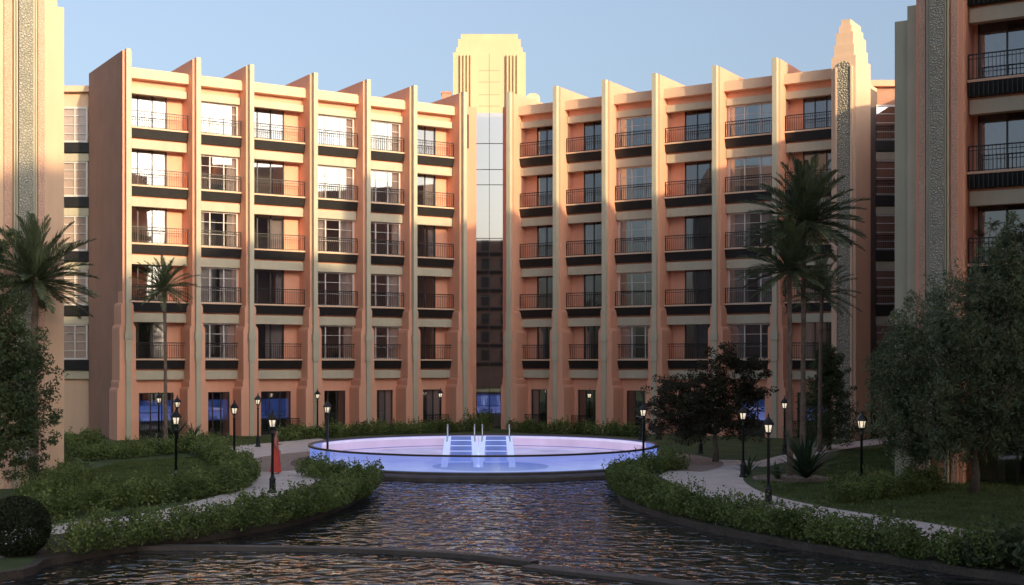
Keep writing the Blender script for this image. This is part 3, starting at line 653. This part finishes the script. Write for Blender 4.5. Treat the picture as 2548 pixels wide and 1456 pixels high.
# ------------------------------------------------------------------ person
def skin(name,V,E,mat,parent,root=0,sub=1):
    me=bpy.data.meshes.new(name); me.from_pydata([v[:3] for v in V],E,[]); o=bpy.data.objects.new(name,me); COL.objects.link(o); o.parent=parent
    mod=o.modifiers.new('skin','SKIN'); mod.use_smooth_shade=True
    for i,v in enumerate(V):
        sv=me.skin_vertices[0].data[i]; rr=v[3]; sv.radius=rr if isinstance(rr,tuple) else (rr,rr); sv.use_root=(i==root)
    s=o.modifiers.new('sub','SUBSURF'); s.levels=sub; s.render_levels=sub; me.materials.append(mat); return o
def person():
    x,y=at(686,1179); r=thing('person','person with long auburn hair in a full length coral red dress on the path','person',(x,y,.01),R(-75))
    V=[(0,0,.93,(.13,.1)),(0,0,1.06,(.1,.08)),(0,0,1.22,(.125,.09)),(0,-.01,1.34,(.1,.07)),(0,0,1.43,.045),(0,.015,1.49,.058),(0,.02,1.56,(.07,.085)),(0,.01,1.63,.055)]
    E=[(i,i+1) for i in range(7)]
    def add(par,*vs):
        p=par
        for v in vs: V.append(v); E.append((p,len(V)-1)); p=len(V)-1
        return p
    for s in (-1,1):
        k=add(0,(.085*s,0,.86,.085),(.09*s,.02,.49,.055),(.09*s,-.01,.1,.034)); add(k,(.1*s,.13,.03,.028))
        sh=add(3,(.15*s,-.01,1.345,.05))
        if s<0: h=add(sh,(-.2,-.04,1.1,.036),(-.12,.15,1.1,.024),(-.09,.21,1.12,.024)); d=Vector((.3,.9,.25)).normalized(); sd=Vector((.9,-.3,0))
        else: h=add(sh,(.22,-.03,1.09,.036),(.2,.1,.92,.024),(.19,.13,.86,.024)); d=Vector((-.05,.35,-.9)).normalized(); sd=Vector((0,.9,.3))
        hv=Vector(V[h][:3])
        for j,l in enumerate((.055,.065,.06,.045)):
            a=hv+sd*(.018*(1.5-j))+d*.035; b=a+d*l*.6; c=b+d*l*.4+Vector((-.012*s,0,-.012)); add(h,(*a,.008),(*b,.008),(*c,.007))
        a=hv+sd*.035-d*.01; b=a+d*.03+sd*.012; add(h,(*a,.009),(*b,.008))
    add(6,(0,.1,1.555,.012))
    body=skin('body',V,E,M['skin'],r,0,2)
    m=MB(); prof=[(1.40,.07,.06),(1.36,.13,.09),(1.22,.145,.112),(1.07,.118,.1),(.93,.165,.13),(.6,.185,.16),(.3,.205,.18),(.06,.235,.21)]; n=40
    for z,a,b in prof:
        for j in range(n):
            t=2*PI*j/n; f=1+max(0,(.95-z))*.09*math.sin(9*t+z*1.5); m.v.append((a*f*math.cos(t),b*f*math.sin(t),z))
    for i in range(len(prof)-1):
        for j in range(n): j2=(j+1)%n; m.f.append((i*n+j,i*n+j2,(i+1)*n+j2,(i+1)*n+j))
    m.build('dress',M['dress'],r,True)
    skin('hair',[(0,-.015,1.645,.06),(0,-.04,1.57,(.085,.075)),(0,-.08,1.45,(.085,.05)),(0,-.11,1.3,(.09,.045)),(0,-.11,1.15,(.05,.03))],[(0,1),(1,2),(2,3),(3,4)],M['hair'],r,0,2)
    for s in (-1,1):
        m=MB(); m.lathe([(.002,-.008),(.008,-.004),(.008,.004),(.002,.008)],8,c=(.03*s,.1)); e=m.build('eye',M['eye'],r); e.location=(0,0,1.575)
    m=MB(); m.box(-.02,.02,.088,.1,1.505,1.513); m.build('mouth',M['lip'],r)
person()
# ------------------------------------------------------------------ light, sky, camera
sd=Vector((.585,-.811,.235)).normalized()
sun=bpy.data.lights.new('sun','SUN'); sun.energy=4.2; sun.angle=R(.9); sun.color=(1,.76,.44)
so=bpy.data.objects.new('sun',sun); COL.objects.link(so); so.rotation_euler=sd.to_track_quat('Z','Y').to_euler()
W=bpy.data.worlds.new('World'); S.world=W; W.use_nodes=True; nt=W.node_tree
sk=nt.nodes.new('ShaderNodeTexSky'); sk.sky_type='NISHITA'; sk.sun_disc=False; sk.sun_elevation=math.asin(sd.z); sk.sun_rotation=math.atan2(sd.x,sd.y)
sk.air_density=1.0; sk.dust_density=5.0; sk.ozone_density=3.2
hs=nt.nodes.new('ShaderNodeHueSaturation'); hs.inputs['Saturation'].default_value=.70
bg=nt.nodes['Background']; nt.links.new(sk.outputs[0],hs.inputs['Color']); nt.links.new(hs.outputs[0],bg.inputs[0]); bg.inputs[1].default_value=.27
cam=bpy.data.cameras.new('camera'); co=bpy.data.objects.new('camera',cam); COL.objects.link(co)
co.location=(0,0,CH); co.rotation_euler=(R(90),0,0); cam.sensor_width=36; cam.lens=36*F/2548
cam.shift_x=57/2548; cam.shift_y=(905-728)/2548; cam.clip_end=8000; S.camera=co
S.view_settings.view_transform='Standard'; S.view_settings.look='None'; S.view_settings.exposure=0
